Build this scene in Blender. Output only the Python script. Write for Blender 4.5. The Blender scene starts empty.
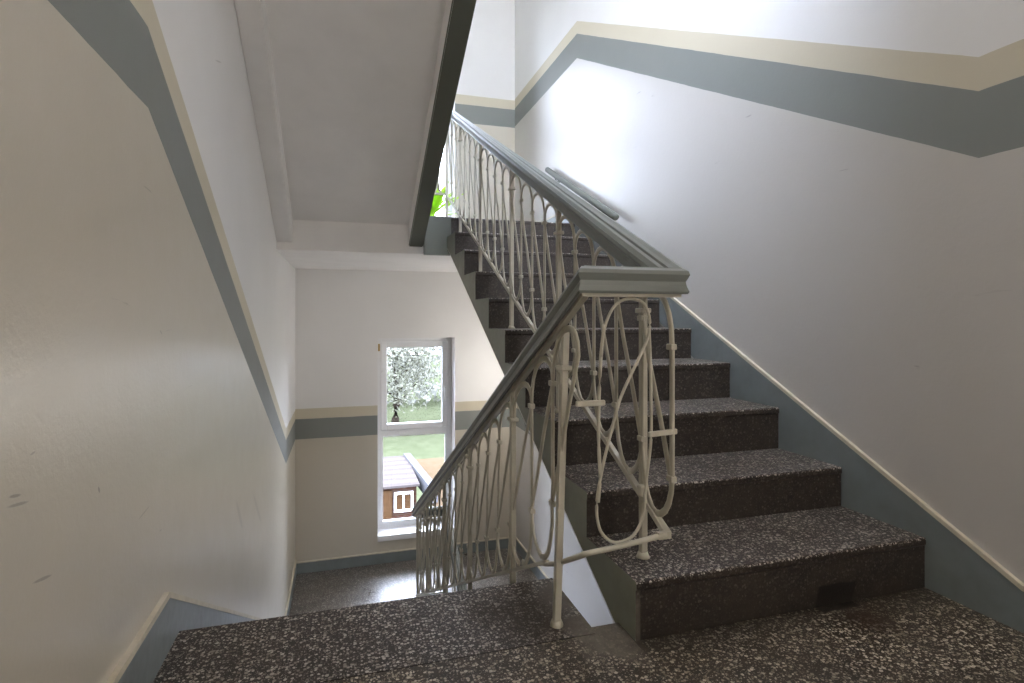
import bpy, bmesh, math, random
from mathutils import Vector
random.seed(7)
SC = bpy.context.scene
COL = SC.collection

# ------------------------------------------------------------------ helpers
def link(name, bm, mats, parent=None, smooth=False):
    me = bpy.data.meshes.new(name)
    bmesh.ops.recalc_face_normals(bm, faces=bm.faces)
    bm.to_mesh(me); bm.free()
    o = bpy.data.objects.new(name, me)
    for m in (mats if isinstance(mats, (list, tuple)) else [mats]):
        me.materials.append(m)
    if smooth:
        for p in me.polygons: p.use_smooth = True
    if parent: o.parent = parent
    COL.objects.link(o)
    return o

def tag(o, label=None, cat=None, group=None, kind=None):
    if label: o['label'] = label
    if cat: o['category'] = cat
    if group: o['group'] = group
    if kind: o['kind'] = kind
    return o

def thing(name, label, cat, loc=(0, 0, 0), group=None, kind=None):
    o = bpy.data.objects.new(name, None)
    o.empty_display_size = .1
    COL.objects.link(o)
    o.location = loc
    return tag(o, label, cat, group, kind)

def add_box(bm, a, b, bevel=0, seg=2, mi=0):
    x0, y0, z0 = a; x1, y1, z1 = b
    vs = [bm.verts.new(p) for p in ((x0,y0,z0),(x1,y0,z0),(x1,y1,z0),(x0,y1,z0),(x0,y0,z1),(x1,y0,z1),(x1,y1,z1),(x0,y1,z1))]
    fs = [bm.faces.new([vs[i] for i in q]) for q in ((0,3,2,1),(4,5,6,7),(0,1,5,4),(1,2,6,5),(2,3,7,6),(3,0,4,7))]
    for f in fs: f.material_index = mi
    if bevel:
        es = list({e for f in fs for e in f.edges})
        r = bmesh.ops.bevel(bm, geom=es, offset=bevel, segments=seg, affect='EDGES', profile=.5)
    return fs

def prism_x(bm, poly, x0, x1, mi=0):
    """polygon in (y, z) pulled along x"""
    a = [bm.verts.new((x0, y, z)) for y, z in poly]
    b = [bm.verts.new((x1, y, z)) for y, z in poly]
    n = len(poly); fs = [bm.faces.new(a), bm.faces.new(b[::-1])]
    for i in range(n):
        fs.append(bm.faces.new((a[i], b[i], b[(i+1) % n], a[(i+1) % n])))
    for f in fs: f.material_index = mi
    return fs

def sweep_planar(bm, pts, nrm, half_w, half_t, closed=False, caps=True):
    """flat strip with rounded edges along a path lying in a plane with normal nrm"""
    nrm = Vector(nrm).normalized(); pts = [Vector(p) for p in pts]
    prof = []
    for k in range(8):
        a = math.pi/8 + k*math.pi/4
        prof.append((half_w*max(-1, min(1, 1.25*math.cos(a))), half_t*max(-1, min(1, 1.25*math.sin(a)))))
    rings = []; n = len(pts)
    for i, p in enumerate(pts):
        t = (pts[min(i+1, n-1)] - pts[max(i-1, 0)]).normalized()
        s = t.cross(nrm).normalized()
        rings.append([bm.verts.new(p + s*u + nrm*v) for u, v in prof])
    for i in range(n-1):
        for k in range(8):
            bm.faces.new((rings[i][k], rings[i][(k+1) % 8], rings[i+1][(k+1) % 8], rings[i+1][k]))
    if caps:
        bm.faces.new(rings[0]); bm.faces.new(rings[-1][::-1])

def sweep_rail(bm, pts, prof):
    """profile (side, up) swept along a path, upright, mitred at the turns"""
    pts = [Vector(p) for p in pts]; n = len(pts); rings = []
    dirs = [(pts[i+1]-pts[i]) for i in range(n-1)]
    for i, p in enumerate(pts):
        d0 = dirs[max(i-1, 0)].copy(); d1 = dirs[min(i, n-2)].copy()
        d0.z = 0; d1.z = 0; d0.normalize(); d1.normalize()
        s0 = Vector((d0.y, -d0.x, 0)); s1 = Vector((d1.y, -d1.x, 0))
        m = (s0+s1); m.normalize(); m = m / max(.35, m.dot(s0))
        rings.append([bm.verts.new(p + m*u + Vector((0, 0, v))) for u, v in prof])
    k = len(prof)
    for i in range(n-1):
        for j in range(k):
            bm.faces.new((rings[i][j], rings[i][(j+1) % k], rings[i+1][(j+1) % k], rings[i+1][j]))
    bm.faces.new(rings[0]); bm.faces.new(rings[-1][::-1])

def crom(pts, sub=6):
    """Catmull-Rom through 3-D points"""
    P = [Vector(p) for p in pts]; out = []
    for i in range(len(P)-1):
        p0 = P[max(i-1, 0)]; p1 = P[i]; p2 = P[i+1]; p3 = P[min(i+2, len(P)-1)]
        for j in range(sub):
            t = j/sub
            out.append(.5*((2*p1) + (p2-p0)*t + (2*p0-5*p1+4*p2-p3)*t*t + (3*p1-p0-3*p2+p3)*t**3))
    out.append(P[-1]); return out

def tube(bm, pts, rad, n=8):
    pts = [Vector(p) for p in pts]; rings = []
    for i, p in enumerate(pts):
        t = (pts[min(i+1, len(pts)-1)] - pts[max(i-1, 0)]).normalized()
        a = t.cross(Vector((0, 0, 1)))
        if a.length < .05: a = t.cross(Vector((1, 0, 0)))
        a.normalize(); b = t.cross(a)
        r = rad[i] if isinstance(rad, (list, tuple)) else rad
        rings.append([bm.verts.new(p + a*r*math.cos(2*math.pi*k/n) + b*r*math.sin(2*math.pi*k/n)) for k in range(n)])
    for i in range(len(pts)-1):
        for k in range(n):
            bm.faces.new((rings[i][k], rings[i][(k+1) % n], rings[i+1][(k+1) % n], rings[i+1][k]))
    bm.faces.new(rings[0]); bm.faces.new(rings[-1][::-1])

# ------------------------------------------------------------------ materials
class NT:
    def __init__(s, name):
        s.m = bpy.data.materials.new(name); s.m.use_nodes = True
        s.t = s.m.node_tree; s.t.nodes.clear()
        s.out = s.n('ShaderNodeOutputMaterial')
        s.p = s.n('ShaderNodeBsdfPrincipled'); s.l(s.p.outputs[0], s.out.inputs[0])
        s.pos = s.n('ShaderNodeNewGeometry').outputs['Position']
    def n(s, t): return s.t.nodes.new(t)
    def l(s, a, b): s.t.links.new(a, b)
    def set(s, node, i, v):
        if v is None: return
        if hasattr(v, 'is_output'): s.l(v, node.inputs[i])
        else: node.inputs[i].default_value = v
    def math(s, op, a, b=None, c=None, clamp=False):
        x = s.n('ShaderNodeMath'); x.operation = op; x.use_clamp = clamp
        s.set(x, 0, a); s.set(x, 1, b); s.set(x, 2, c); return x.outputs[0]
    def xyz(s):
        x = s.n('ShaderNodeSeparateXYZ'); s.l(s.pos, x.inputs[0]); return x.outputs
    def mix(s, f, a, b, blend='MIX'):
        x = s.n('ShaderNodeMix'); x.data_type = 'RGBA'; x.blend_type = blend
        s.set(x, 0, f); s.set(x, 6, a); s.set(x, 7, b); return x.outputs[2]
    def noise(s, scale, detail=3, rough=.55, vec=None, dist=0):
        x = s.n('ShaderNodeTexNoise'); s.l(vec or s.pos, x.inputs['Vector'])
        x.inputs['Scale'].default_value = scale; x.inputs['Detail'].default_value = detail
        x.inputs['Roughness'].default_value = rough; x.inputs['Distortion'].default_value = dist
        return x.outputs[0]
    def scaled(s, sc):
        x = s.n('ShaderNodeVectorMath'); x.operation = 'MULTIPLY'; s.l(s.pos, x.inputs[0]); x.inputs[1].default_value = sc
        return x.outputs[0]
    def ramp(s, f, lo, hi):
        x = s.n('ShaderNodeMapRange'); s.set(x, 0, f); x.inputs[1].default_value = lo; x.inputs[2].default_value = hi
        return x.outputs[0]
    def blob(s, c, r0, r1, wob=None, amt=0):
        """1 inside a soft-edged patch round point c"""
        x = s.n('ShaderNodeVectorMath'); x.operation = 'DISTANCE'; s.l(s.pos, x.inputs[0]); x.inputs[1].default_value = c
        d = x.outputs['Value']
        if wob is not None: d = s.math('ADD', d, s.math('MULTIPLY', s.math('SUBTRACT', wob, .5), amt))
        return s.ramp(d, r1, r0)
    def bump(s, h, strength, dist=.001):
        b = s.n('ShaderNodeBump'); b.inputs['Strength'].default_value = strength; b.inputs['Distance'].default_value = dist
        s.l(h, b.inputs['Height']); s.l(b.outputs[0], s.p.inputs['Normal'])
    def fin(s, col, rough, spec=.5, metal=0):
        s.set(s.p, 'Base Color', col if hasattr(col, 'is_output') else (*col, 1) if len(col) == 3 else col)
        s.set(s.p, 'Roughness', rough); s.p.inputs['Specular IOR Level'].default_value = spec
        s.p.inputs['Metallic'].default_value = metal
        return s.m

C_LOW = (.56, .51, .42, 1); C_WHITE = (.82, .81, .795, 1); C_GREY = (.215, .228, .213, 1); C_CREAM = (.60, .545, .42, 1)
PERIOD = 3.23
def wall_paint(name, ya, za, yb, zb, gh=.195, ch=.295, lowgloss=.30, marks=(), low_col=C_LOW):
    k = NT(name); x, y, z = k.xyz()
    if ya is None: z0 = k.math('ADD', 0, zb)
    else:
        f = k.math('DIVIDE', k.math('SUBTRACT', y, ya), yb-ya, clamp=True)
        z0 = k.math('MULTIPLY_ADD', f, zb-za, za)
    wob = k.math('MULTIPLY', k.math('SUBTRACT', k.noise(7, 2), .5), .006)
    t = k.math('ADD', k.math('SUBTRACT', z, z0), wob)
    t = k.math('SUBTRACT', k.math('FLOORED_MODULO', k.math('ADD', t, 1.45), PERIOD), 1.45)
    g = k.math('GREATER_THAN', t, 0); c = k.math('GREATER_THAN', t, gh); w = k.math('GREATER_THAN', t, ch)
    big = k.noise(1.3, 4, .6); mid = k.noise(9, 4, .6)
    col = k.mix(g, low_col, C_GREY); col = k.mix(c, col, C_CREAM); col = k.mix(w, col, C_WHITE)
    tone = k.math('ADD', k.ramp(big, .25, .75), 0)
    col = k.mix(k.math('MULTIPLY', tone, .10), col, (.30, .27, .235, 1))
    low = k.math('SUBTRACT', 1, g)
    # scuffs: thin slanting rubs, only on the oil-painted dado
    sv = k.scaled((14, 5, 30)); sc = k.noise(1.1, 3, .5, sv, .6)
    scuff = k.math('MULTIPLY', k.ramp(sc, .735, .78), low)
    col = k.mix(k.math('MULTIPLY', scuff, .30), col, (.11, .09, .075, 1))
    for (my, mz, ly, lz, w_, dk) in marks:                          # single rubs and scratches, each where it is on the wall
        ln = math.hypot(ly, lz); uy, uz = ly/ln, lz/ln
        dy = k.math('SUBTRACT', y, my); dz = k.math('SUBTRACT', z, mz)
        a_ = k.math('MULTIPLY', k.math('ADD', k.math('MULTIPLY', dy, uy), k.math('MULTIPLY', dz, uz)), 2/ln)
        b_ = k.math('MULTIPLY', k.math('SUBTRACT', k.math('MULTIPLY', dz, uy), k.math('MULTIPLY', dy, uz)), 1/w_)
        d_ = k.math('ADD', k.math('ADD', k.math('MULTIPLY', a_, a_), k.math('MULTIPLY', b_, b_)), k.math('MULTIPLY', k.math('SUBTRACT', mid, .5), 1.4))
        col = k.mix(k.math('MULTIPLY', k.ramp(d_, 1.0, .4), dk*.6), col, (.07, .055, .045, 1))
    k.bump(k.math('ADD', k.noise(85, 3, .6), k.math('MULTIPLY', k.noise(12, 3), 1.6)), .28, .0022)
    rough = k.math('SUBTRACT', .70, k.math('MULTIPLY', low, lowgloss))
    rough = k.math('ADD', rough, k.math('MULTIPLY', k.math('SUBTRACT', mid, .5), .16))
    return k.fin(col, rough, .5)

M = {}
MARKS = [(0.955, 0.609, 0.036, -0.007, 0.003, 0.8), (0.961, 0.595, 0.066, -0.011, 0.003, 0.7), (1.03, 0.459, 0.059, -0.013, 0.003, 0.7), (1.238, 0.534, 0.009, -0.014, 0.004, 0.8), (1.489, 0.407, 0.082, 0.007, 0.002, 0.5), (2.744, -0.026, 0.177, -0.193, 0.02, 0.28), (3.284, -0.171, 0.367, -0.308, 0.02, 0.26), (1.002, 0.658, 0.017, 0.002, 0.002, 0.6), (2.302, 1.804, 0.122, 0.042, 0.004, 0.4), (1.615, 0.821, 0.016, -0.011, 0.003, 0.6)]
M['wall_right'] = wall_paint('paint_right', 1.18, 1.325, 4.125, 2.915, low_col=(.54, .512, .475, 1))  # same dado paint as the others, cooled to put bluish daylight into its colour
M['wall_left'] = wall_paint('paint_left', 1.516, 1.353, 4.876, -.33, .19, .285, .35, MARKS)
M['wall_back'] = wall_paint('paint_back', None, None, None, -.33)

def plain(name, col, rough, spec=.5, var=.12, vs=4, bump=.15, bs=60, dirt=(.12, .11, .09)):
    k = NT(name)
    c = k.mix(k.math('MULTIPLY', k.ramp(k.noise(vs, 4, .6), .4, .8), var), (*col, 1), (*dirt, 1))
    if bump: k.bump(k.noise(bs, 3), bump, .002)
    r = k.math('ADD', rough, k.math('MULTIPLY', k.math('SUBTRACT', k.noise(vs*4, 3), .5), .15))
    return k.fin(c, r, spec)
M['white'] = plain('white_paint', (.85, .83, .81), .75, .4, .08)
M['skirt'] = plain('grey_skirting_paint', (.20, .225, .225), .42, .5, .3, 9, .2, 40, (.10, .095, .08))
M['bead'] = plain('cream_line_paint', (.62, .56, .44), .6, .4, .25, 20)
M['green'] = plain('green_grey_paint', (.245, .255, .205), .5, .5, .3, 8, .2, 40)
M['darkgreen'] = plain('dark_green_paint', (.10, .105, .08), .5, .5, .2, 8)
M['rail'] = plain('handrail_plastic', (.175, .188, .172), .36, .5, .15, 12, 0)
M['bar'] = plain('railing_enamel', (.50, .465, .37), .42, .5, .35, 16, .1, 90, (.20, .17, .12))
M['grip'] = plain('dull_rail_paint', (.13, .135, .115), .8, .3, .2)
M['pvc'] = plain('window_plastic', (.82, .82, .82), .3, .5, .03)
M['brass'] = plain('brass', (.45, .30, .08), .4)

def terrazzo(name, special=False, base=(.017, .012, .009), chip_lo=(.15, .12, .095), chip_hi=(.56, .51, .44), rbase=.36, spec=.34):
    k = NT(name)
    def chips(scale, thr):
        v = k.n('ShaderNodeTexVoronoi'); v.feature = 'F1'
        d = k.n('ShaderNodeVectorMath'); d.operation = 'ADD'
        nz = k.n('ShaderNodeTexNoise'); k.l(k.pos, nz.inputs['Vector']); nz.inputs['Scale'].default_value = scale*1.3
        sc = k.n('ShaderNodeVectorMath'); sc.operation = 'SCALE'; k.l(nz.outputs['Color'], sc.inputs[0]); sc.inputs['Scale'].default_value = .55/scale
        k.l(k.pos, d.inputs[0]); k.l(sc.outputs[0], d.inputs[1]); k.l(d.outputs[0], v.inputs['Vector'])
        v.inputs['Scale'].default_value = scale
        s = k.n('ShaderNodeSeparateColor'); k.l(v.outputs['Color'], s.inputs[0])
        size = k.math('MULTIPLY', s.outputs[0], thr)
        return k.math('LESS_THAN', v.outputs['Distance'], size), s.outputs[1]
    m1, r1 = chips(118, .62); m2, r2 = chips(240, .50)
    dirt = k.noise(3.2, 5, .65); wear = k.noise(26, 3)
    b = k.mix(k.ramp(wear, .3, .7), (*base, 1), (base[0]*2.1, base[1]*1.9, base[2]*1.7, 1))
    c2 = k.mix(r2, (*chip_lo, 1), (*chip_hi, 1)); c1 = k.mix(r1, (*chip_lo, 1), (*chip_hi, 1))
    col = k.mix(k.math('MULTIPLY', m2, .6), b, c2); col = k.mix(m1, col, c1)
    col = k.mix(k.math('MULTIPLY', k.ramp(dirt, .46, .74), .5), col, (.045, .034, .024, 1))
    rough = k.math('ADD', rbase, k.math('MULTIPLY', k.ramp(dirt, .3, .75), .22))
    if special:
        w = k.noise(9, 4, .65)
        cem = k.blob((.70, 1.40, 0), .10, .16, w, .22)
        cem = k.math('MAXIMUM', cem, k.blob((.66, 1.60, 0), .07, .13, w, .20))
        xq = k.xyz()[0]; cem = k.math('MULTIPLY', cem, k.math('LESS_THAN', xq, .757))
        ctex = k.mix(k.noise(30, 4), (.085, .07, .052, 1), (.20, .175, .14, 1))
        col = k.mix(k.math('MULTIPLY', cem, .9), col, ctex)
        mud = k.blob((.53, 1.55, 0), .07, .20, w, .24)
        col = k.mix(k.math('MULTIPLY', mud, .72), col, (.038, .027, .018, 1))
        st = k.blob((1.43, 1.235, 0), .02, .10, w, .12)
        col = k.mix(k.math('MULTIPLY', st, .85), col, (.030, .013, .006, 1))
        x, y, z = k.xyz()
        hb = k.math('MAXIMUM', k.math('DIVIDE', k.math('ABSOLUTE', k.math('SUBTRACT', x, k.math('ADD', 1.405, k.math('MULTIPLY', z, .3)))), .068), k.math('DIVIDE', k.math('ABSOLUTE', z), .058))
        hb = k.math('ADD', k.math('MAXIMUM', hb, k.math('DIVIDE', k.math('ABSOLUTE', k.math('SUBTRACT', y, 1.335)), .035)), k.math('MULTIPLY', k.math('SUBTRACT', w, .5), .5))
        hl = k.ramp(hb, 1.05, .95)
        col = k.mix(hl, col, (.006, .005, .004, 1))
        # darker band along the foot of the first riser
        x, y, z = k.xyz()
        foot_dk = k.math('MULTIPLY', k.ramp(k.math('ADD', k.math('ABSOLUTE', k.math('SUBTRACT', y, 1.32)), k.math('MULTIPLY', w, .10)), .15, .04), k.math('GREATER_THAN', x, .74))
        foot_dk = k.math('MULTIPLY', foot_dk, k.ramp(z, .09, .0))
        col = k.mix(k.math('MULTIPLY', foot_dk, .7), col, (.022, .017, .012, 1))
        rough = k.math('ADD', rough, k.math('MULTIPLY', k.math('MAXIMUM', cem, mud), .3))
    k.bump(k.math('ADD', k.math('MULTIPLY', m1, .4), k.noise(40, 3)), .25, .0012)
    return k.fin(col, rough, spec)
M['terrazzo'] = terrazzo('terrazzo_tread', True)
M['terrazzo_floor'] = terrazzo('terrazzo_floor', True, (.024, .018, .012), (.15, .12, .08), (.58, .51, .40))
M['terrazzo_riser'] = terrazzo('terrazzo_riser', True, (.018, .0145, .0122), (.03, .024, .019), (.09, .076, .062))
M['terrazzo_up'] = terrazzo('terrazzo_smooth', False, (.05, .045, .04), (.18, .16, .14), (.45, .42, .38), .26, .8)

def glass():
    k = NT('window_glass'); k.t.nodes.remove(k.p)
    tr = k.n('ShaderNodeBsdfTransparent'); gl = k.n('ShaderNodeBsdfGlossy'); gl.inputs['Roughness'].default_value = .02
    fr = k.n('ShaderNodeFresnel'); fr.inputs['IOR'].default_value = 1.3
    mx = k.n('ShaderNodeMixShader'); k.l(fr.outputs[0], mx.inputs[0]); k.l(tr.outputs[0], mx.inputs[1]); k.l(gl.outputs[0], mx.inputs[2])
    k.l(mx.outputs[0], k.out.inputs[0]); return k.m
M['glass'] = glass()

# ------------------------------------------------------------------ dimensions
XL, XR, YB = -.44, 1.7826, 5.806
RUN, Y1 = .3128, 1.33
ZS = [.158, .302, .474, .640, .797, .960, 1.125, 1.288, 1.448, 1.603]
ZUP, ZLOW = 1.603, -1.63
XS = .743                       # open side of the flight going up
YF = .2                         # window frame setback

def struct(name, bm, m, parent=None, smooth=False):
    o = link(name, bm, m, parent, smooth); o['kind'] = 'structure'; return o

# ------------------------------------------------------------------ shell
bm = bmesh.new(); add_box(bm, (XL-.25, -1.8, -3.5), (XL, YB+.3, 4.85)); struct('wall_left', bm, M['wall_left'])
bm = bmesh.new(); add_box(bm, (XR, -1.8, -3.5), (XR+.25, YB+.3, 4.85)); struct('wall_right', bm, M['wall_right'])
bm = bmesh.new(); add_box(bm, (XL-.25, -2.0, -3.5), (XR+.25, -1.8, 4.85)); struct('wall_front', bm, M['wall_back'])
# back wall with an opening on each half landing
WX0, WX1, WZ0, WZ1 = .335, 1.126, -1.35, .640
bm = bmesh.new()
add_box(bm, (XL, YB, -3.5), (WX0, YB+.3, 4.85)); add_box(bm, (WX1, YB, -3.5), (XR, YB+.3, 4.85))
for a, b in ((-3.5, WZ0-.06), (WZ1, WZ0-.06+PERIOD), (WZ1+PERIOD, 4.85)):
    add_box(bm, (WX0, YB, a), (WX1, YB+.3, b))
bmesh.ops.recalc_face_normals(bm, faces=bm.faces)
for f in bm.faces:
    if abs(f.normal.y) < .5: f.material_index = 1                   # the window reveals are plain white
struct('wall_back', bm, [M['wall_back'], M['white']])
bm = bmesh.new(); add_box(bm, (XL, -1.8, -3.5), (XR, YB, -3.3)); struct('floor_basement', bm, M['terrazzo_up'])
bm = bmesh.new(); add_box(bm, (XL, -1.8, 2.98), (XR, 1.33, 3.23)); struct('ceiling', bm, M['white'])
bm = bmesh.new(); add_box(bm, (XL, 1.33, 4.62), (XR, YB, 4.85)); struct('ceiling_stairwell', bm, M['white'])
# floors and half landings
bm = bmesh.new()
add_box(bm, (XL, -1.8, -.22), (XR, 1.392, 0)); add_box(bm, (.650, 1.36, -.16), (.752, 1.432, -.0008), .006)
struct('floor', bm, M['terrazzo_floor'])
def ngon_slab(name, poly, z0, z1, mats, parent=None):
    bm = bmesh.new()
    a = [bm.verts.new((x, y, z0)) for x, y in poly]; b = [bm.verts.new((x, y, z1)) for x, y in poly]
    bm.faces.new(a); bm.faces.new(b)
    for i in range(len(poly)):
        bm.faces.new((a[i], a[(i+1) % len(poly)], b[(i+1) % len(poly)], b[i]))
    bmesh.ops.recalc_face_normals(bm, faces=bm.faces)
    for f in bm.faces:
        f.material_index = 0 if f.normal.z > .5 else 1 if f.normal.z < -.5 else 2
    me = bpy.data.meshes.new(name); bm.to_mesh(me); bm.free()
    for m in mats: me.materials.append(m)
    o = bpy.data.objects.new(name, me); COL.objects.link(o); o['kind'] = 'structure'
    if parent: o.parent = parent
    return o
ngon_slab('floor_upper_landing', [(XL, 4.19), (.585, 4.19), (.585, 4.155), (XR, 4.155), (XR, YB), (XL, YB)], 1.325, ZUP, [M['terrazzo_up'], M['white'], M['white']])
bm = bmesh.new(); add_box(bm, (.575, 4.135, 1.318), (XS+.03, 4.195, ZUP-.001), .004); struct('trim_1', bm, M['darkgreen'])
ngon_slab('floor_lower_landing', [(XL, 4.50), (.70, 4.50), (.70, 4.155), (XR, 4.155), (XR, YB), (XL, YB)], ZLOW-.28, ZLOW, [M['terrazzo_up'], M['white'], M['white']])

# skirting: painted plaster band with a thin cream line on its top
def skirting(name, x, sgn, line, depth, mirror_floor):
    """line: (y, z) of the top edge from near to far"""
    bm = bmesh.new(); t = .012*sgn
    poly = list(line) + mirror_floor
    prism_x(bm, poly, x, x + t)
    o = struct(name, bm, M['skirt'])
    bm = bmesh.new()
    top = list(line); n = len(top)
    for i in range(n-1):
        (ya, za), (yb, zb) = top[i], top[i+1]
        prism_x(bm, [(ya, za-.004), (yb, zb-.004), (yb, zb+.011), (ya, za+.011)], x, x + t*1.15)
    b = struct('skirting_line', bm, M['bead'], o); b['label'] = 'cream line along the top of the grey skirting'
    return o
YT = 4.40
skirting('baseboard_right', XR, -1, [(-1.8, .118), (1.062, .118), (YT-.08, .118+.497*(YT-.08-1.062)), (YB, ZUP+.13)], 0,
         [(YB, ZUP-.02), (4.2, ZUP-.04), (1.36, -.03), (-1.8, -.03)])
skirting('baseboard_left', XL, 1, [(-1.8, .140), (1.640, .140), (4.60, ZLOW+.125), (YB, ZLOW+.125)], 0,
         [(YB, ZLOW-.02), (4.55, ZLOW-.02), (1.74, -.25), (1.70, -.02), (-1.8, -.02)])
skirting('baseboard_right_lower', XR, -1, [(4.16, ZLOW+.115), (YB, ZLOW+.115)], 0, [(YB, ZLOW-.02), (4.16, ZLOW-.02)])
def skirt_back(name, z0, h):
    bm = bmesh.new(); add_box(bm, (XL+.012, YB-.012, z0-.02), (XR-.012, YB, z0+h)); o = struct(name, bm, M['skirt'])
    bm = bmesh.new(); add_box(bm, (XL+.012, YB-.0138, z0+h-.002), (XR-.012, YB, z0+h+.010)); b = struct('skirting_line', bm, M['bead'], o)
    b['label'] = 'cream line along the top of the grey skirting'
skirt_back('baseboard_back', ZLOW, .105); skirt_back('baseboard_back_upper', ZUP, .105)

# ------------------------------------------------------------------ stair flights
def soff(y): return .137 + .515*(y-1.736)
def step_mesh(x0, x1, y0, y1, z1):
    """one terrazzo step with a rounded nosing; painted cheek on its open side"""
    bm = bmesh.new(); r = .006
    poly = [(y0, soff(y0)), (y0, z1-.026), (y0-.004, z1-.020), (y0-.004, z1-r), (y0-.004+r*.3, z1-r*.3), (y0-.004+r, z1), (y1, z1), (y1, soff(y1))]
    prism_x(bm, poly, x0, x1)
    bmesh.ops.recalc_face_normals(bm, faces=bm.faces)
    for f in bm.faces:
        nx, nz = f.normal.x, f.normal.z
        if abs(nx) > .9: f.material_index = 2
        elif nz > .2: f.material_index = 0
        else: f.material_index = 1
    return bm

up = thing('stair_flight', 'dark terrazzo flight of stairs climbing along the right wall', 'staircase', (1.26, 1.33, 0))
def add_child(o, root):
    o.parent = root; o.matrix_parent_inverse = root.matrix_world.inverted() if False else o.matrix_parent_inverse
    o.location = -Vector(root.location); return o
zz = [0] + ZS
for i in range(10):
    y0 = Y1 + i*RUN; y1 = y0 + RUN if i < 9 else y0 + .05
    b = step_mesh(XS, XR-.012, y0, y1, zz[i+1] - (.0005 if i == 9 else 0))
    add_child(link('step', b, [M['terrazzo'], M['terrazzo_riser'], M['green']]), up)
bm = bmesh.new()
prism_x(bm, [(1.40, soff(1.40)-.007), (4.16, soff(4.16)-.007), (4.16, soff(4.16)), (1.40, soff(1.40))], XS+.001, XR-.012)
o = link('soffit', bm, M['white']); add_child(o, up)

dn = thing('stair_flight', 'terrazzo flight going down from the floor edge beside the left wall', 'staircase', (.1, 1.739, 0))
XD = .66
b = bmesh.new(); r = .006
prism_x(b, [(1.396, -.20), (1.396, 0), (1.739-r, 0), (1.739-.3*r, -.3*r), (1.739, -r), (1.739, -.165), (1.70, -.20)], XL+.012, XD)
bmesh.ops.recalc_face_normals(b, faces=b.faces)
for f in b.faces: f.material_index = 0 if f.normal.z > .2 else 2 if abs(f.normal.x) > .9 else 1
o = link('step', b, [M['terrazzo'], M['terrazzo_riser'], M['green']]); add_child(o, dn); o['label'] = 'top step with pale chips in black'
for i in range(1, 10):
    y1 = 1.739 + i*RUN; y0 = y1 - RUN - .006; z1 = -.163*i
    b = bmesh.new(); prism_x(b, [(y0, z1-.165), (y0, z1), (y1-r, z1), (y1-.3*r, z1-.3*r), (y1, z1-r), (y1, z1-.165)], XL+.012, XD)
    bmesh.ops.recalc_face_normals(b, faces=b.faces)
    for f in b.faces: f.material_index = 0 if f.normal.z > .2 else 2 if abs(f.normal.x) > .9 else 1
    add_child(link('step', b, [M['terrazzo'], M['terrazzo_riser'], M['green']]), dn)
bm = bmesh.new()
prism_x(bm, [(1.45, -.20), (1.72, -.19), (4.50, -1.64), (4.50, -1.74), (1.45, -.28)], XL+.012, XD-.002)
o = link('stringer', bm, M['green']); add_child(o, dn)

# the flight overhead: smooth white soffit between two beams
ab = thing('stair_flight', 'white underside of the flight overhead sloping up above the stairwell', 'staircase', (.1, 4.19, 1.53))
def zo(y, z0): return z0 + .5115*(4.18-y)
bm = bmesh.new()
prism_x(bm, [(4.188, zo(4.188, 1.54)), (1.33, zo(1.33, 1.54)), (1.33, zo(1.33, 1.64)), (4.188, zo(4.188, 1.64))], XL+.002, .565)
o = link('soffit', bm, M['white']); add_child(o, ab)
for nm, x0, x1, lab, mats in (('beam', XL+.0003, -.335, 'white beam along the left wall', [M['white'], M['white']]), ('beam', .465, .572, 'beam with dark green underside at the open edge', [M['white'], M['darkgreen']])):
    bm = bmesh.new()
    fs = prism_x(bm, [(4.188, 1.378), (1.33, zo(1.33, 1.38)), (1.33, zo(1.33, 1.60)), (4.188, zo(4.188, 1.60))], x0, x1)
    bmesh.ops.recalc_face_normals(bm, faces=bm.faces)
    bmesh.ops.bevel(bm, geom=[e for e in bm.edges if abs((e.verts[0].co-e.verts[1].co).x) < .001 and abs((e.verts[0].co-e.verts[1].co).y) > 1], offset=.006, segments=2, affect='EDGES')
    for f in bm.faces: f.material_index = 1 if (f.normal.z < -.3 or f.normal.x > .5) else 0
    o = link(nm, bm, mats); add_child(o, ab); o['label'] = lab
for i in range(0, 9):
    ya = 4.19 + .36 - i*RUN; za = ZUP + .163*(i+1)
    b = bmesh.new(); add_box(b, (XL+.01, ya-RUN-.006, za-.17), (.592, ya, za), .004)
    add_child(link('step', b, M['darkgreen'] if False else M['green']), ab)

# ------------------------------------------------------------------ railing
XDN, XUP, YTURN, YFAR = .585, .834, 1.30, 4.72
TH = .985
def z_up(y): return TH + .488*(y-YTURN)
def z_dn(y): return TH - .507*(y-YTURN)
def b_up(y): return .283 + .478*(y-1.335)
def b_dn(y): return -.04 - .5115*(y-1.92)
rl = thing('stair_railing', 'cream looped metal railing with grey-green handrail between the flights', 'railing', (.84, 1.46, .158))
def rc(name, bm, mat, smooth=True, parent=None):
    o = link(name, bm, mat, None, smooth)
    if parent: o.parent = parent
    else: add_child(o, rl)
    return o
PROF = [(-.020, -.066), (-.029, -.066), (-.032, -.060), (-.027, -.046), (-.025, -.034), (-.029, -.026), (-.033, -.016), (-.030, -.006), (-.019, .001),
        (-.008, -.001), (-.005, .004), (.005, .004), (.008, -.001), (.019, .001), (.030, -.006), (.033, -.016), (.029, -.026), (.025, -.034), (.027, -.046), (.032, -.060), (.029, -.066), (.020, -.066)]
zL = z_dn(YFAR); zU = z_up(YFAR)
zA = lambda y: zU + .5115*(YFAR-y)
zB = lambda y: zL - .5115*(YFAR-y)
path = [(XUP, 2.9, zB(2.9)), (XUP, YFAR, zL), (XDN, YFAR, zL), (XDN, YTURN, TH), (XUP, YTURN, TH), (XUP, YFAR, zU), (XDN, YFAR, zU), (XDN, 1.8, zA(1.8))]
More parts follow.
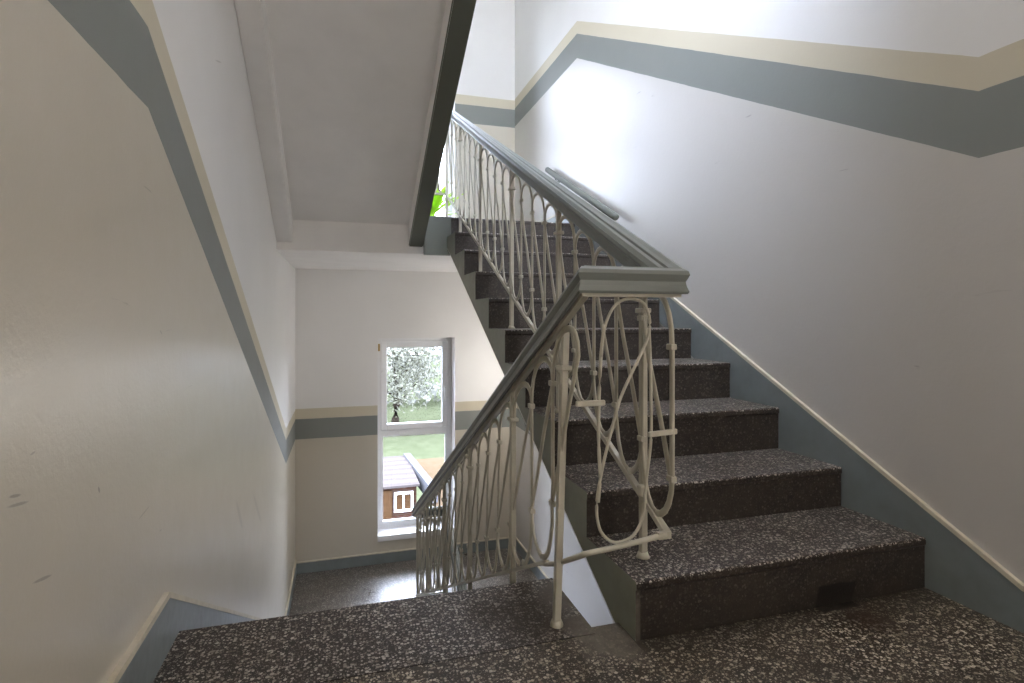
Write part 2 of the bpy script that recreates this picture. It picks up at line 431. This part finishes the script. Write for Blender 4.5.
bm = bmesh.new(); sweep_rail(bm, path, PROF)
rc('handrail', bm, M['rail'], False)['label'] = 'grey-green plastic handrail'
# flat carrier bar under the plastic
bm = bmesh.new(); sweep_rail(bm, [(p[0], p[1], p[2]-.066) for p in path], [(-.017, -.008), (.017, -.008), (.017, .004), (-.017, .004)])
rc('carrier_bar', bm, M['bar'], False)
# lower bar
bl = b_dn(YFAR-.02); bu = b_up(YFAR-.02)
low = [(XUP, 3.0, bl-.5115*(YFAR-.02-3.0)), (XUP, YFAR-.02, bl), (XDN, YFAR-.02, bl), (XDN, 3.0, b_dn(3.0)), (XDN, 1.58, b_dn(1.58)-.008)]
bm = bmesh.new()
sweep_rail(bm, low, [(-.008, -.006), (.008, -.006), (.008, .006), (-.008, .006)])
rc('bottom_bar', bm, M['bar'], False)
bm = bmesh.new()
tube(bm, crom([(XDN, 1.60, b_dn(1.60)-.012), (XDN, 1.50, .155), (.59, 1.37, .225), (.60, 1.325, .252), (.66, 1.318, .260), (.75, 1.316, .270), (.825, 1.315, .280)], 4), .0075)
rc('bottom_bar', bm, M['bar'])
bm = bmesh.new()
sweep_rail(bm, [(.800, 1.317, .278), (XUP, 1.322, .276), (XUP, 1.40, b_up(1.40)), (XUP, YFAR-.02, bu), (XDN, YFAR-.02, bu), (XDN, 2.4, bu+.5115*(YFAR-2.42))], [(-.008, -.009), (.008, -.009), (.008, .009), (-.008, .009)])
rc('bottom_bar', bm, M['bar'], False)

def post(x0, y0, z0, x1, y1, z1):
    bm = bmesh.new(); h = .0098
    a = [bm.verts.new((x0+sx*h, y0+sy*h, z0)) for sx, sy in ((-1,-1),(1,-1),(1,1),(-1,1))]
    b = [bm.verts.new((x1+sx*h, y1+sy*h, z1)) for sx, sy in ((-1,-1),(1,-1),(1,1),(-1,1))]
    bm.faces.new(a); bm.faces.new(b)
    for i in range(4): bm.faces.new((a[i], a[(i+1) % 4], b[(i+1) % 4], b[i]))
    bmesh.ops.bevel(bm, geom=list(bm.edges), offset=.002, segments=1, affect='EDGES')
    p = rc('post', bm, M['bar'], False)
    bm = bmesh.new()                                                # weld and paint lump round the foot
    g = [bm.verts.new((x0+.019*math.cos(t*.7854)*(1+.2*random.random()), y0+.019*math.sin(t*.7854)*(1+.2*random.random()), z0)) for t in range(8)]
    q = [bm.verts.new((x0+.014*math.cos(t*.7854), y0+.014*math.sin(t*.7854), z0+.012+.006*random.random())) for t in range(8)]
    bm.faces.new(g); bm.faces.new(q)
    for i in range(8): bm.faces.new((g[i], g[(i+1) % 8], q[(i+1) % 8], q[i]))
    f = link('foot', bm, M['bar'], None, True); f.parent = p
    bm = bmesh.new()
    zc = z0 + (z1-z0)*.86
    xc, yc = x0+(x1-x0)*.86, y0+(y1-y0)*.86
    add_box(bm, (xc-.016, yc-.02, zc-.007), (xc+.016, yc+.02, zc+.007), .002, 1)
    f = link('collar', bm, M['bar']); f.parent = p
    return p
post(.571, 1.464, 0, .597, 1.462, z_dn(1.464)-.068)
post(.840, 1.46, .158, .840, 1.46, z_up(1.46)-.068)
for y, k in ((2.115, 2), (2.775, 4), (3.46, 7), (4.10, 9)):
    zt = [z for z in range(0)]
    i = int((y - Y1)//RUN); post(XUP, y, ZS[min(i, 9)], XUP, y, z_up(y)-.068)
for y in (1.93, 2.64, 3.35, 4.06, 4.62):
    i = max(0, math.ceil((y-1.739)/RUN)); post(XDN, y, max(-.163*i, ZLOW), XDN, y, z_dn(y)-.068)
for y in (4.66,):
    post(XUP, y, ZLOW, XUP, y, zB(y)-.068); post(XUP, y, ZUP, XUP, y, z_up(y)-.068); post(XDN, y, ZUP, XDN, y, zA(y)-.068)
for y in (3.95, 3.25):
    post(XUP, y, ZLOW-.163*max(0, math.ceil((4.145-y)/RUN)), XUP, y, zB(y)-.068)

HW, HT = .0094, .0042
def loop(P, nrm, tl, tr, arch_h, bl_, ub, rnd=0):
    """one ribbon: half U, straight leg, arch, slanting leg, half U.  P(s, h) maps plane to space.
       tl/tr = (s, z) of the top ties, bl_ = (s, z) of the bottom tie, ub = ((s,z) of the U bottoms either side)"""
    pts = []
    (sl, zl), (sr, zr), (sb, zb) = tl, tr, bl_
    w = sr - sl
    if ub[0] is not None:
        (su, zu) = ub[0]
        for t in (0, .2, .4, .6, .8):
            a = t*math.pi/2
            pts.append((su + (sb-su)*math.sin(a), zu + (zb-zu)*(1-math.cos(a))))
    pts += [(sb, zb), (sb+(sl-sb)*.5, zb+(zl-zb)*.5), (sl, zl)]
    base = zl + .02
    for t in range(1, 10):
        a = math.pi*(1 - t/10)
        pts.append((sl + w*.5*(1+math.cos(a)), zl + (zr-zl)*t/10 + arch_h*math.sin(a)**.8))
    pts += [(sr, zr), (sr+(sb-sr)*.33+.006, zr+(zb-zr)*.33), (sr+(sb-sr)*.68+.003, zr+(zb-zr)*.68), (sb+.006, zb)]
    if ub[1] is not None:
        (su, zu) = ub[1]
        for t in (.2, .4, .6, .8, 1):
            a = t*math.pi/2
            pts.append((sb + (su-sb)*(1-math.cos(a)), zb + (zu-zb)*math.sin(a)))
    out = []
    for i in range(len(pts)-1):
        out.append(P(*pts[i]))
        if abs(pts[i+1][1]-pts[i][1]) > .12: out.append(P((pts[i][0]+pts[i+1][0])/2, (pts[i][1]+pts[i+1][1])/2))
    out.append(P(*pts[-1]))
    bm = bmesh.new(); sweep_planar(bm, out, nrm, HW, HT)
    o = rc('baluster', bm, M['bar'])
    for (s, z) in (tl, bl_):
        bm = bmesh.new(); c = Vector(P(s+.003, z)); ax = (Vector(P(s+1, z)) - Vector(P(s, z))).normalized()
        nn = Vector(nrm)
        vs = []
        for dz in (-.008, -.006, .006, .008):
            k = .8 if abs(dz) > .007 else 1
            vs.append([bm.verts.new(c + ax*u*k + nn*v*k + Vector((0, 0, dz))) for u, v in ((-.013, -.008), (.013, -.008), (.013, .008), (-.013, .008))])
        for a in range(3):
            for i in range(4): bm.faces.new((vs[a][i], vs[a][(i+1) % 4], vs[a+1][(i+1) % 4], vs[a+1][i]))
        bm.faces.new(vs[0]); bm.faces.new(vs[3])
        q = link('collar', bm, M['bar']); q.parent = o
    return o

def run(x, ys, zt, zb, boff=0., dirn=1, first_u=True, last_u=True):
    """a row of loops in the plane X = x, joints ys ordered uphill"""
    n = len(ys)
    for i in range(n-1):
        y, y2 = ys[i], ys[i+1]; w = abs(y2-y)
        T = (y, zt(y)-.195-.012*random.random()); T2 = (y2, zt(y2)-.195-.012*random.random())
        B = (y+boff, zb(y+boff)+.155+.02*random.random())
        u0 = None; u1 = None
        d = (y2-y)
        m0 = y+boff+d*.5; m1 = y+boff-d*.5
        if i < n-2 or last_u: u0 = (m0, zb(m0)+.012)
        if i > 0 or first_u: u1 = (m1, zb(m1)+.012)
        mid = (y+y2)/2
        crown = zt(mid) - .092 - (T[1]+T2[1])/2
        loop(lambda s, z, x=x: (x, s, z), (1, 0, 0), T, T2, crown, B, (u0, u1))
P_ = .166
ys_up = [1.300, 1.455] + [2.115 + P_*k for k in range(-3, 16)]
run(XUP, ys_up, lambda y: z_up(y), b_up, 0., first_u=False, last_u=False)
ys_dn = [1.93 + .1775*k for k in range(15, -1, -1)] + [1.72]
run(XDN, ys_dn, lambda y: z_dn(y), b_dn, .03, first_u=False)
run(XDN, [1.72, 1.53, 1.345], lambda y: z_dn(y), lambda y: b_dn(max(y, 1.36)), -.0, first_u=True, last_u=False)
run(XUP, [3.0 + P_*k for k in range(0, 10)], lambda y: zB(y), lambda y: bl-.5115*(YFAR-.02-y), 0., first_u=False)
# turns at the half landings
def turn(y, ztop, zbot, n):
    w = (XUP-XDN-.04)/n
    for i in range(n):
        s = XDN+.02+w*i
        T = (s, ztop-.19); T2 = (s+w, ztop-.19); B = (s+.02, zbot+.15)
        loop(lambda s, z, y=y: (s, y, z), (0, 1, 0), T, T2, .095, B, ((s+.02+w/2, zbot+.012), (s+.02-w/2, zbot+.012)))
turn(YFAR-.01, zL, bl, 3); turn(YFAR-.01, zU, bu, 3)
# the turn beside the camera: one loose figure-of-eight rod, a straight strip, two flat clips
A = [(.631,.758),(.639,.826),(.659,.875),(.687,.901),(.722,.906),(.754,.893),(.770,.852),(.765,.807),(.739,.753),(.687,.654),(.659,.566),(.631,.460),(.618,.378),(.625,.324),(.642,.297),(.667,.281),(.698,.282),(.727,.297),(.751,.344),(.762,.445),(.774,.538),(.774,.645),(.772,.75),(.768,.83)]
bm = bmesh.new(); tube(bm, crom([(x, 1.305, z) for x, z in A], 5), .0042)
o = rc('baluster', bm, M['bar']); o['label'] = 'thin rod bent into a figure of eight'
bm = bmesh.new(); tube(bm, crom([(x, 1.302 + (.004 if i < 4 else -.002), z) for i, (x, z) in enumerate([(.640,.84),(.631,.763),(.625,.651),(.624,.547),(.625,.456),(.620,.39)])], 4), .0048)
rc('baluster', bm, M['bar'])
for x0, x1, z, tilt in ((.558, .637, .642, .0), (.762, .846, .553, .004)):
    bm = bmesh.new(); add_box(bm, (x0, 1.292, z-.007), (x1, 1.302, z+.007), .002, 1)
    for v in bm.verts: v.co.z += tilt*(v.co.x-x0)/(x1-x0)
    rc('clip', bm, M['bar'], False)
bm = bmesh.new(); add_box(bm, (.815, 1.43, .345), (.838, 1.455, .375), .003, 1); rc('clip', bm, M['bar'], False)

# short handrail on the right wall
hr = thing('wall_handrail', 'short dark grey handrail fixed to the right wall beyond the railing', 'handrail', (1.70, 3.9, 1.83))
bm = bmesh.new()
pp = [Vector((1.735, 3.36, 1.515)), Vector((1.735, 4.68, 2.165))]
tube(bm, [pp[0]+(pp[1]-pp[0])*t for t in (0, .008, .992, 1)], [.014, .024, .024, .014], 12)
add_child(link('grip', bm, M['grip'], None, True), hr)
for t in (.15, .85):
    c = pp[0]+(pp[1]-pp[0])*t
    bm = bmesh.new(); tube(bm, crom([c+Vector((0, 0, -.02)), c+Vector((.01, 0, -.05)), c+Vector((.03, 0, -.055)), c+Vector((.047, 0, -.055))], 4), .007)
    add_child(link('bracket', bm, M['rail'], None, True), hr)

# ------------------------------------------------------------------ windows
def frame_ring(bm, x0, x1, z0, z1, w, y0, y1, bev=.006):
    add_box(bm, (x0, y0, z0), (x0+w, y1, z1), bev); add_box(bm, (x1-w, y0, z0), (x1, y1, z1), bev)
    add_box(bm, (x0+w-.004, y0, z1-w), (x1-w+.004, y1, z1), bev); add_box(bm, (x0+w-.004, y0, z0), (x1-w+.004, y1, z0+w), bev)
def window(name, dz):
    yf = YB + YF
    bm = bmesh.new()
    frame_ring(bm, WX0, WX1, WZ0+dz, WZ1+dz, .058, yf, yf+.075)
    add_box(bm, (WX0+.05, yf, -.395+dz), (WX1-.05, yf+.075, -.320+dz), .006)
    w = struct(name, bm, M['pvc'])
    bm = bmesh.new(); frame_ring(bm, .378, 1.086, -.330+dz, .596+dz, .064, yf-.018, yf+.05, .008)
    s = link('sash', bm, M['pvc'], w)
    bm = bmesh.new(); add_box(bm, (.43, yf+.02, -.28+dz), (1.03, yf+.032, .55+dz)); link('pane', bm, M['glass'], s)
    bm = bmesh.new(); add_box(bm, (.38, yf+.03, -1.31+dz), (1.08, yf+.042, -.38+dz)); link('pane', bm, M['glass'], w)
    bm = bmesh.new(); frame_ring(bm, .385, 1.076, -1.305+dz, -.385+dz, .018, yf+.002, yf+.05, .004); link('glazing_bead', bm, M['pvc'], w)
    bm = bmesh.new(); add_box(bm, (1.035, yf-.030, .055+dz), (1.065, yf-.016, .125+dz), .004); add_box(bm, (1.040, yf-.050, .075+dz), (1.060, yf-.026, .105+dz), .004)
    add_box(bm, (1.041, yf-.056, -.035+dz), (1.059, yf-.040, .105+dz), .006)
    link('handle', bm, M['pvc'], s)
    bm = bmesh.new(); add_box(bm, (.352, yf-.012, .50+dz), (.370, yf+.002, .575+dz), .003); link('hinge', bm, M['brass'], s)
    bm = bmesh.new(); add_box(bm, (WX0+.001, YB-.022, WZ0-.055+dz), (WX1-.001, yf+.01, WZ0+dz+.002), .005)
    o = struct('trim_3' if dz else 'trim_2', bm, M['pvc'])
    # light portal: guides daylight through the opening
    L = bpy.data.lights.new('window_portal', 'AREA'); L.shape = 'RECTANGLE'; L.size = WX1-WX0; L.size_y = WZ1-WZ0; L.cycles.is_portal = True
    lo = bpy.data.objects.new('window_portal', L); COL.objects.link(lo)
    lo.location = ((WX0+WX1)/2, YB+.34, (WZ0+WZ1)/2+dz); lo.rotation_euler = (-math.pi/2, 0, 0)
window('window_1', 0); window('window_2', PERIOD)

# ------------------------------------------------------------------ plant on the upper landing
def leafmat(name, c1, c2, trans=.5):
    k = NT(name)
    c = k.mix(k.noise(40 if trans > .4 else 3, 2), (*c1, 1), (*c2, 1))
    k.fin(c, .5, .3)
    tr = k.n('ShaderNodeBsdfTranslucent'); k.l(c, tr.inputs[0]); mx = k.n('ShaderNodeMixShader'); mx.inputs[0].default_value = trans
    k.l(k.p.outputs[0], mx.inputs[1]); k.l(tr.outputs[0], mx.inputs[2]); k.l(mx.outputs[0], k.out.inputs[0]); return k.m
M['leaf'] = leafmat('plant_leaf', (.30, .62, .03), (.55, .75, .10), .6)
M['pot'] = plain('pot_glaze', (.05, .055, .06), .35)
M['soil'] = plain('soil', (.03, .02, .012), .9)
pl = thing('potted_plant', 'bright green plant in a dark pot on the upper landing by the window', 'plant', (.80, 5.32, ZUP))
bm = bmesh.new()
prof = [(.085, 0), (.09, .01), (.115, .15), (.125, .155), (.125, .18), (.112, .18), (.105, .15)]
rings = [[bm.verts.new((r_*math.cos(k*math.pi/12), r_*math.sin(k*math.pi/12), z)) for k in range(24)] for r_, z in prof]
for a in range(len(prof)-1):
    for k in range(24): bm.faces.new((rings[a][k], rings[a][(k+1) % 24], rings[a+1][(k+1) % 24], rings[a+1][k]))
bm.faces.new(rings[0]); link('pot', bm, M['pot'], pl, True)
bm = bmesh.new(); bmesh.ops.create_circle(bm, cap_ends=True, segments=24, radius=.108); 
for v in bm.verts: v.co.z = .155
link('soil', bm, M['soil'], pl)
def leaf(bm, base, d, L, w, droop):
    d = Vector(d).normalized(); s = d.cross(Vector((0, 0, 1)))
    if s.length < .1: s = Vector((1, 0, 0))
    s.normalize(); rows = []
    for i in range(9):
        t = i/8; c = Vector(base) + d*L*t + Vector((0, 0, -droop*t*t))
        h = w*math.sin(math.pi*min(1, t*.96+.03))**.8
        rows.append([bm.verts.new(c - s*h + Vector((0, 0, h*.25))), bm.verts.new(c), bm.verts.new(c + s*h + Vector((0, 0, h*.25)))])
    for i in range(8):
        for j in range(2): bm.faces.new((rows[i][j], rows[i][j+1], rows[i+1][j+1], rows[i+1][j]))
bm = bmesh.new()
for i in range(34):
    a = i*2.4; e = .3 + 1.1*random.random()
    leaf(bm, (.02*math.cos(a), .02*math.sin(a), .16+.10*random.random()), (math.cos(a), math.sin(a), e), .26+.18*random.random(), .026, .12*random.random())
link('foliage', bm, M['leaf'], pl, True)

# ------------------------------------------------------------------ round fill lamps added to brighten the stairwell, out of view
M['lampglass'] = NT('lamp_glass').m
def emis(name, col, s):
    k = NT(name); k.p.inputs['Base Color'].default_value = (*col, 1); k.p.inputs['Emission Color'].default_value = (*col, 1); k.p.inputs['Emission Strength'].default_value = s
    return k.m
def lamp(x, y, z, lab, s, col=(1, .92, .85), rad=.17):
    t = thing('fill_lamp', lab, 'lamp', (x, y, z))
    bm = bmesh.new(); tube(bm, [(0, 0, 0), (0, 0, -.03)], rad, 32); link('base', bm, M['pvc'], t)
    bm = bmesh.new()
    prof = [(rad*.95*math.cos(a), -.03 - .085*math.sin(a)) for a in [i*math.pi/2/7 for i in range(7)]]
    rings = [[bm.verts.new((r_*math.cos(k*math.pi/16), r_*math.sin(k*math.pi/16), zz_)) for k in range(32)] for r_, zz_ in prof]
    for a in range(len(prof)-1):
        for k in range(32): bm.faces.new((rings[a][k], rings[a][(k+1) % 32], rings[a+1][(k+1) % 32], rings[a+1][k]))
    bm.faces.new(rings[-1]); link('fill_diffuser', bm, emis('fill_glow', col, s), t, True)
FILL1, FILL2 = 7.0, 5.0
lamp(1.05, -.55, 2.98, 'added unseen fill lamp over the floor landing', FILL1)
lamp(1.1, 3.9, 4.62, 'added unseen fill lamp high in the stairwell', FILL2, (1, .95, .90))
# unseen globes added as fill light: behind the camera, and on the lower half landing behind the stairs
def globe(loc, d, lab, rad, col, st):
    t = thing('fill_globe', lab, 'lamp', loc); d = Vector(d)
    bm = bmesh.new(); tube(bm, [(0, 0, 0), d*.02], .06, 24); tube(bm, [d*.02, d*.06], .02, 12); link('bracket', bm, M['pvc'], t)
    bm = bmesh.new(); bmesh.ops.create_uvsphere(bm, u_segments=32, v_segments=20, radius=rad)
    for v in bm.verts: v.co += d*(rad+.05)
    link('fill_diffuser', bm, emis('fill_globe_glow', col, st), t, True)
globe((1.1, -1.80, 1.45), (0, 1, 0), 'added unseen fill globe on the wall of the floor landing', .15, (1, .96, .945), 38)
globe((XR, 5.0, .25), (-1, 0, 0), 'added unseen fill globe on the right wall of the lower half landing', .10, (1, .95, .90), 31)

# ------------------------------------------------------------------ outside
GZ = -5.2
def mapmat(name, c1, c2, scale, rough=.9, c3=None):
    k = NT(name); n = k.noise(scale, 5, .65)
    c = k.mix(k.ramp(n, .35, .65), (*c1, 1), (*c2, 1)); return k.fin(c, rough, 0)
M['grass'] = mapmat('grass', (0.0231, 0.0262, 0.0143), (0.0308, 0.0336, 0.0196), 1.4)
M['path'] = mapmat('sandy_path', (0.0364, 0.0259, 0.0154), (0.0420, 0.0301, 0.0196), 6)
bm = bmesh.new(); add_box(bm, (-60, YB+.35, GZ-.2), (60, 90, GZ)); tag(link('ground', bm, M['grass']), kind='structure')
def brickmat():
    k = NT('brickwork'); b = k.n('ShaderNodeTexBrick'); mp = k.n('ShaderNodeMapping'); mp.inputs['Rotation'].default_value = (math.pi/2, 0, 0)
    k.l(k.pos, mp.inputs[0]); k.l(mp.outputs[0], b.inputs[0]); b.inputs['Scale'].default_value = 3.2
    b.inputs['Color1'].default_value = (0.0364, 0.0154, 0.0098, 1); b.inputs['Color2'].default_value = (0.0266, 0.0126, 0.0084, 1); b.inputs['Mortar'].default_value = (.04, .034, .028, 1)
    return k.fin(b.outputs[0], .9, 0)
M['brick'] = brickmat()
def roofmat():
    k = NT('pale_roof'); w = k.n('ShaderNodeTexWave'); w.wave_type = 'BANDS'; w.bands_direction = 'Y'; k.l(k.pos, w.inputs[0]); w.inputs['Scale'].default_value = .75
    w.inputs['Distortion'].default_value = 1.5; w.inputs['Detail'].default_value = 3
    c = k.mix(w.outputs[1], (0.0448, 0.0371, 0.0350, 1), (0.0294, 0.0252, 0.0238, 1)); c = k.mix(k.math('MULTIPLY', k.noise(5, 4), .5), c, (0.0406, 0.0350, 0.0329, 1))
    return k.fin(c, .9, .0)
M['roof'] = roofmat()
M['wood'] = mapmat('shed_wood', (.03, .016, .008), (.04, .022, .011), 9)
M['kerb'] = plain('coping', (.04, .04, .043), .9, 0)
sh = thing('garden_shed', 'low brick shed with pale sheet roof outside the window', 'shed', (1.2, 14, GZ))
SX0, SX1, SY0, SY1, SZ = -1.8, 1.68, 12.7, 15.4, -2.9
bm = bmesh.new(); add_box(bm, (SX0, SY0+.12, GZ), (SX1-.08, SY1-.1, SZ-.06)); add_child(link('wall', bm, M['brick']), sh)
bm = bmesh.new(); add_box(bm, (SX0-.1, SY0-.02, SZ-.06), (SX1-.02, SY1, SZ), .01); add_child(link('roof', bm, M['roof']), sh)
for wx in (-.9, .35, 1.10):
    bm = bmesh.new(); frame_ring(bm, wx, wx+.42, SZ-.62, SZ-.18, .045, SY0+.05, SY0+.15, .003); add_box(bm, (wx+.19, SY0+.06, SZ-.6), (wx+.225, SY0+.14, SZ-.2))
    w = link('window', bm, M['pvc'], None); add_child(w, sh)
    bm = bmesh.new(); add_box(bm, (wx+.03, SY0+.10, SZ-.59), (wx+.39, SY0+.125, SZ-.21)); link('pane', bm, M['wood'], w)
bm = bmesh.new(); add_box(bm, (.85, SY0+.06, SZ-.95), (1.05, SY0+.14, SZ-.12), .004); add_child(link('doorpost', bm, M['wood']), sh)
bm = bmesh.new()
a = Vector((1.66, 15.4, SZ+.05)); b_ = Vector((1.9, 12.2, SZ+.05))
for q0, q1, x in ((a, b_, 0),):
    d = (q1-q0).normalized(); s = Vector((-d.y, d.x, 0))*.09
    vs = [bm.verts.new(p + o_ + Vector((0, 0, h))) for h in (-.35, 0) for p, o_ in ((q0, -s), (q0, s), (q1, s), (q1, -s))]
    bm.faces.new(vs[:4]); bm.faces.new(vs[4:])
    for i in range(4): bm.faces.new((vs[i], vs[(i+1) % 4], vs[4+(i+1) % 4], vs[4+i]))
add_child(link('coping', bm, M['kerb']), sh)
bm = bmesh.new(); add_box(bm, (1.9, 12.0, SZ-.45), (5.2, 16.2, SZ-.33), .02)
an = tag(link('sandy_roof', bm, M['path']), 'tan flat roof right of the shed seen through the window', 'roof')
bm = bmesh.new(); 

M['bark'] = mapmat('bark', (.012, .009, .007), (.02, .016, .012), 6)
M['fol1'] = leafmat('tree_leaf_pale', (.046, .047, .027), (.078, .076, .055), .35)
M['fol2'] = leafmat('tree_leaf_green', (.030, .036, .018), (.055, .058, .033), .35)
def tree(x, y, h, r, seed, mat, lab, n=1500):
    rnd = random.Random(seed)
    t = thing('tree', lab, 'tree', (x, y, GZ))
    bm = bmesh.new()
    top = h*.8; tube(bm, crom([(0, 0, 0), (.1, 0, top*.3), (-.05, .1, top*.6), (.1, 0, top)], 3), [.22*(1-i/10*.8) for i in range(10)], 8)
    tips = []
    for i in range(14):
        z0 = top*(.14+.84*i/14); a = rnd.random()*6.28; L = r*(.6+.4*rnd.random())
        e = (math.cos(a)*L, math.sin(a)*L, z0 + L*.5)
        tube(bm, crom([(0, 0, z0), (e[0]*.5, e[1]*.5, z0+L*.35), e], 3), [.07, .06, .05, .04, .03, .025, .02], 6); tips.append(e)
    link('trunk', bm, M['bark'], t, True)
    bm = bmesh.new()
    for i in range(n):
        e = rnd.choice(tips); f = .45+.6*rnd.random()
        c = Vector((e[0]*f, e[1]*f, e[2]*(.72+.28*f))) + Vector((rnd.gauss(0, .3), rnd.gauss(0, .3), rnd.gauss(0, .35)))*r*.45
        s = .055+.06*rnd.random()
        u = Vector((rnd.gauss(0, 1), rnd.gauss(0, 1), rnd.gauss(0, 1))).normalized(); v = u.orthogonal().normalized(); 
        q = [c+u*s, c+v*s*.55, c-u*s, c-v*s*.55]
        bm.faces.new([bm.verts.new(p) for p in q])
    link('foliage', bm, mat, t)
tree(2.7, 31, 8.2, 3.4, 1, M['fol1'], 'pale leafy tree on the lawn seen through the upper pane of the lower window', 9000)
# low hedge-like growth far behind closes the view
M['hedge'] = leafmat('hedge_leaf', (.080, .080, .062), (.10, .10, .085), .3)
hd = random.Random(9); bm = bmesh.new()
for i in range(3600):
    c = Vector((hd.uniform(-6, 20), hd.uniform(37.5, 41), GZ + 7.5*hd.random()**.9)); s = .16+.18*hd.random()
    u = Vector((hd.gauss(0, 1), hd.gauss(0, 1), hd.gauss(0, 1))).normalized(); v = u.orthogonal().normalized()
    bm.faces.new([bm.verts.new(p) for p in (c+u*s, c+v*s*.7, c-u*s, c-v*s*.7)])
tag(link('hedge', bm, M['hedge']), 'tall pale hedge closing off the garden behind the trees', 'hedge', kind='stuff')

# ------------------------------------------------------------------ daylight
SKY = 36.0
W = bpy.data.worlds.new('World'); SC.world = W; W.use_nodes = True
nt = W.node_tree; nt.nodes.clear()
o_ = nt.nodes.new('ShaderNodeOutputWorld'); bg = nt.nodes.new('ShaderNodeBackground'); nt.links.new(bg.outputs[0], o_.inputs[0])
bg.inputs[0].default_value = (.71, .80, 1.0, 1); # overcast sky: three times brighter overhead than at the horizon
tc = nt.nodes.new('ShaderNodeTexCoord'); sx = nt.nodes.new('ShaderNodeSeparateXYZ'); nt.links.new(tc.outputs['Generated'], sx.inputs[0])
mxn = nt.nodes.new('ShaderNodeMath'); mxn.operation = 'MAXIMUM'; nt.links.new(sx.outputs[2], mxn.inputs[0]); mxn.inputs[1].default_value = 0
ma = nt.nodes.new('ShaderNodeMath'); ma.operation = 'MULTIPLY_ADD'; nt.links.new(mxn.outputs[0], ma.inputs[0]); ma.inputs[1].default_value = SKY*2/3; ma.inputs[2].default_value = SKY/3
nt.links.new(ma.outputs[0], bg.inputs[1])

# ------------------------------------------------------------------ camera
cd = bpy.data.cameras.new('camera'); cam = bpy.data.objects.new('camera', cd); COL.objects.link(cam)
cam.location = (0, 0, .8607); cam.rotation_euler = (math.pi/2, 0, -.2927)
cd.sensor_width = 36; cd.lens = 561.43/1024*36; cd.shift_y = -(341.5-316.49)/1024; cd.clip_start = .02; cd.clip_end = 300
SC.camera = cam
vs_ = SC.view_settings; vs_.view_transform = 'Standard'; vs_.look = 'None'; vs_.gamma = 1; vs_.exposure = .56
vs_.use_curve_mapping = False
SC.cycles.max_bounces = 10; SC.cycles.diffuse_bounces = 6; SC.cycles.glossy_bounces = 3; SC.cycles.transparent_max_bounces = 12
SC.cycles.use_denoising = True
SC.cycles.sample_clamp_indirect = 8
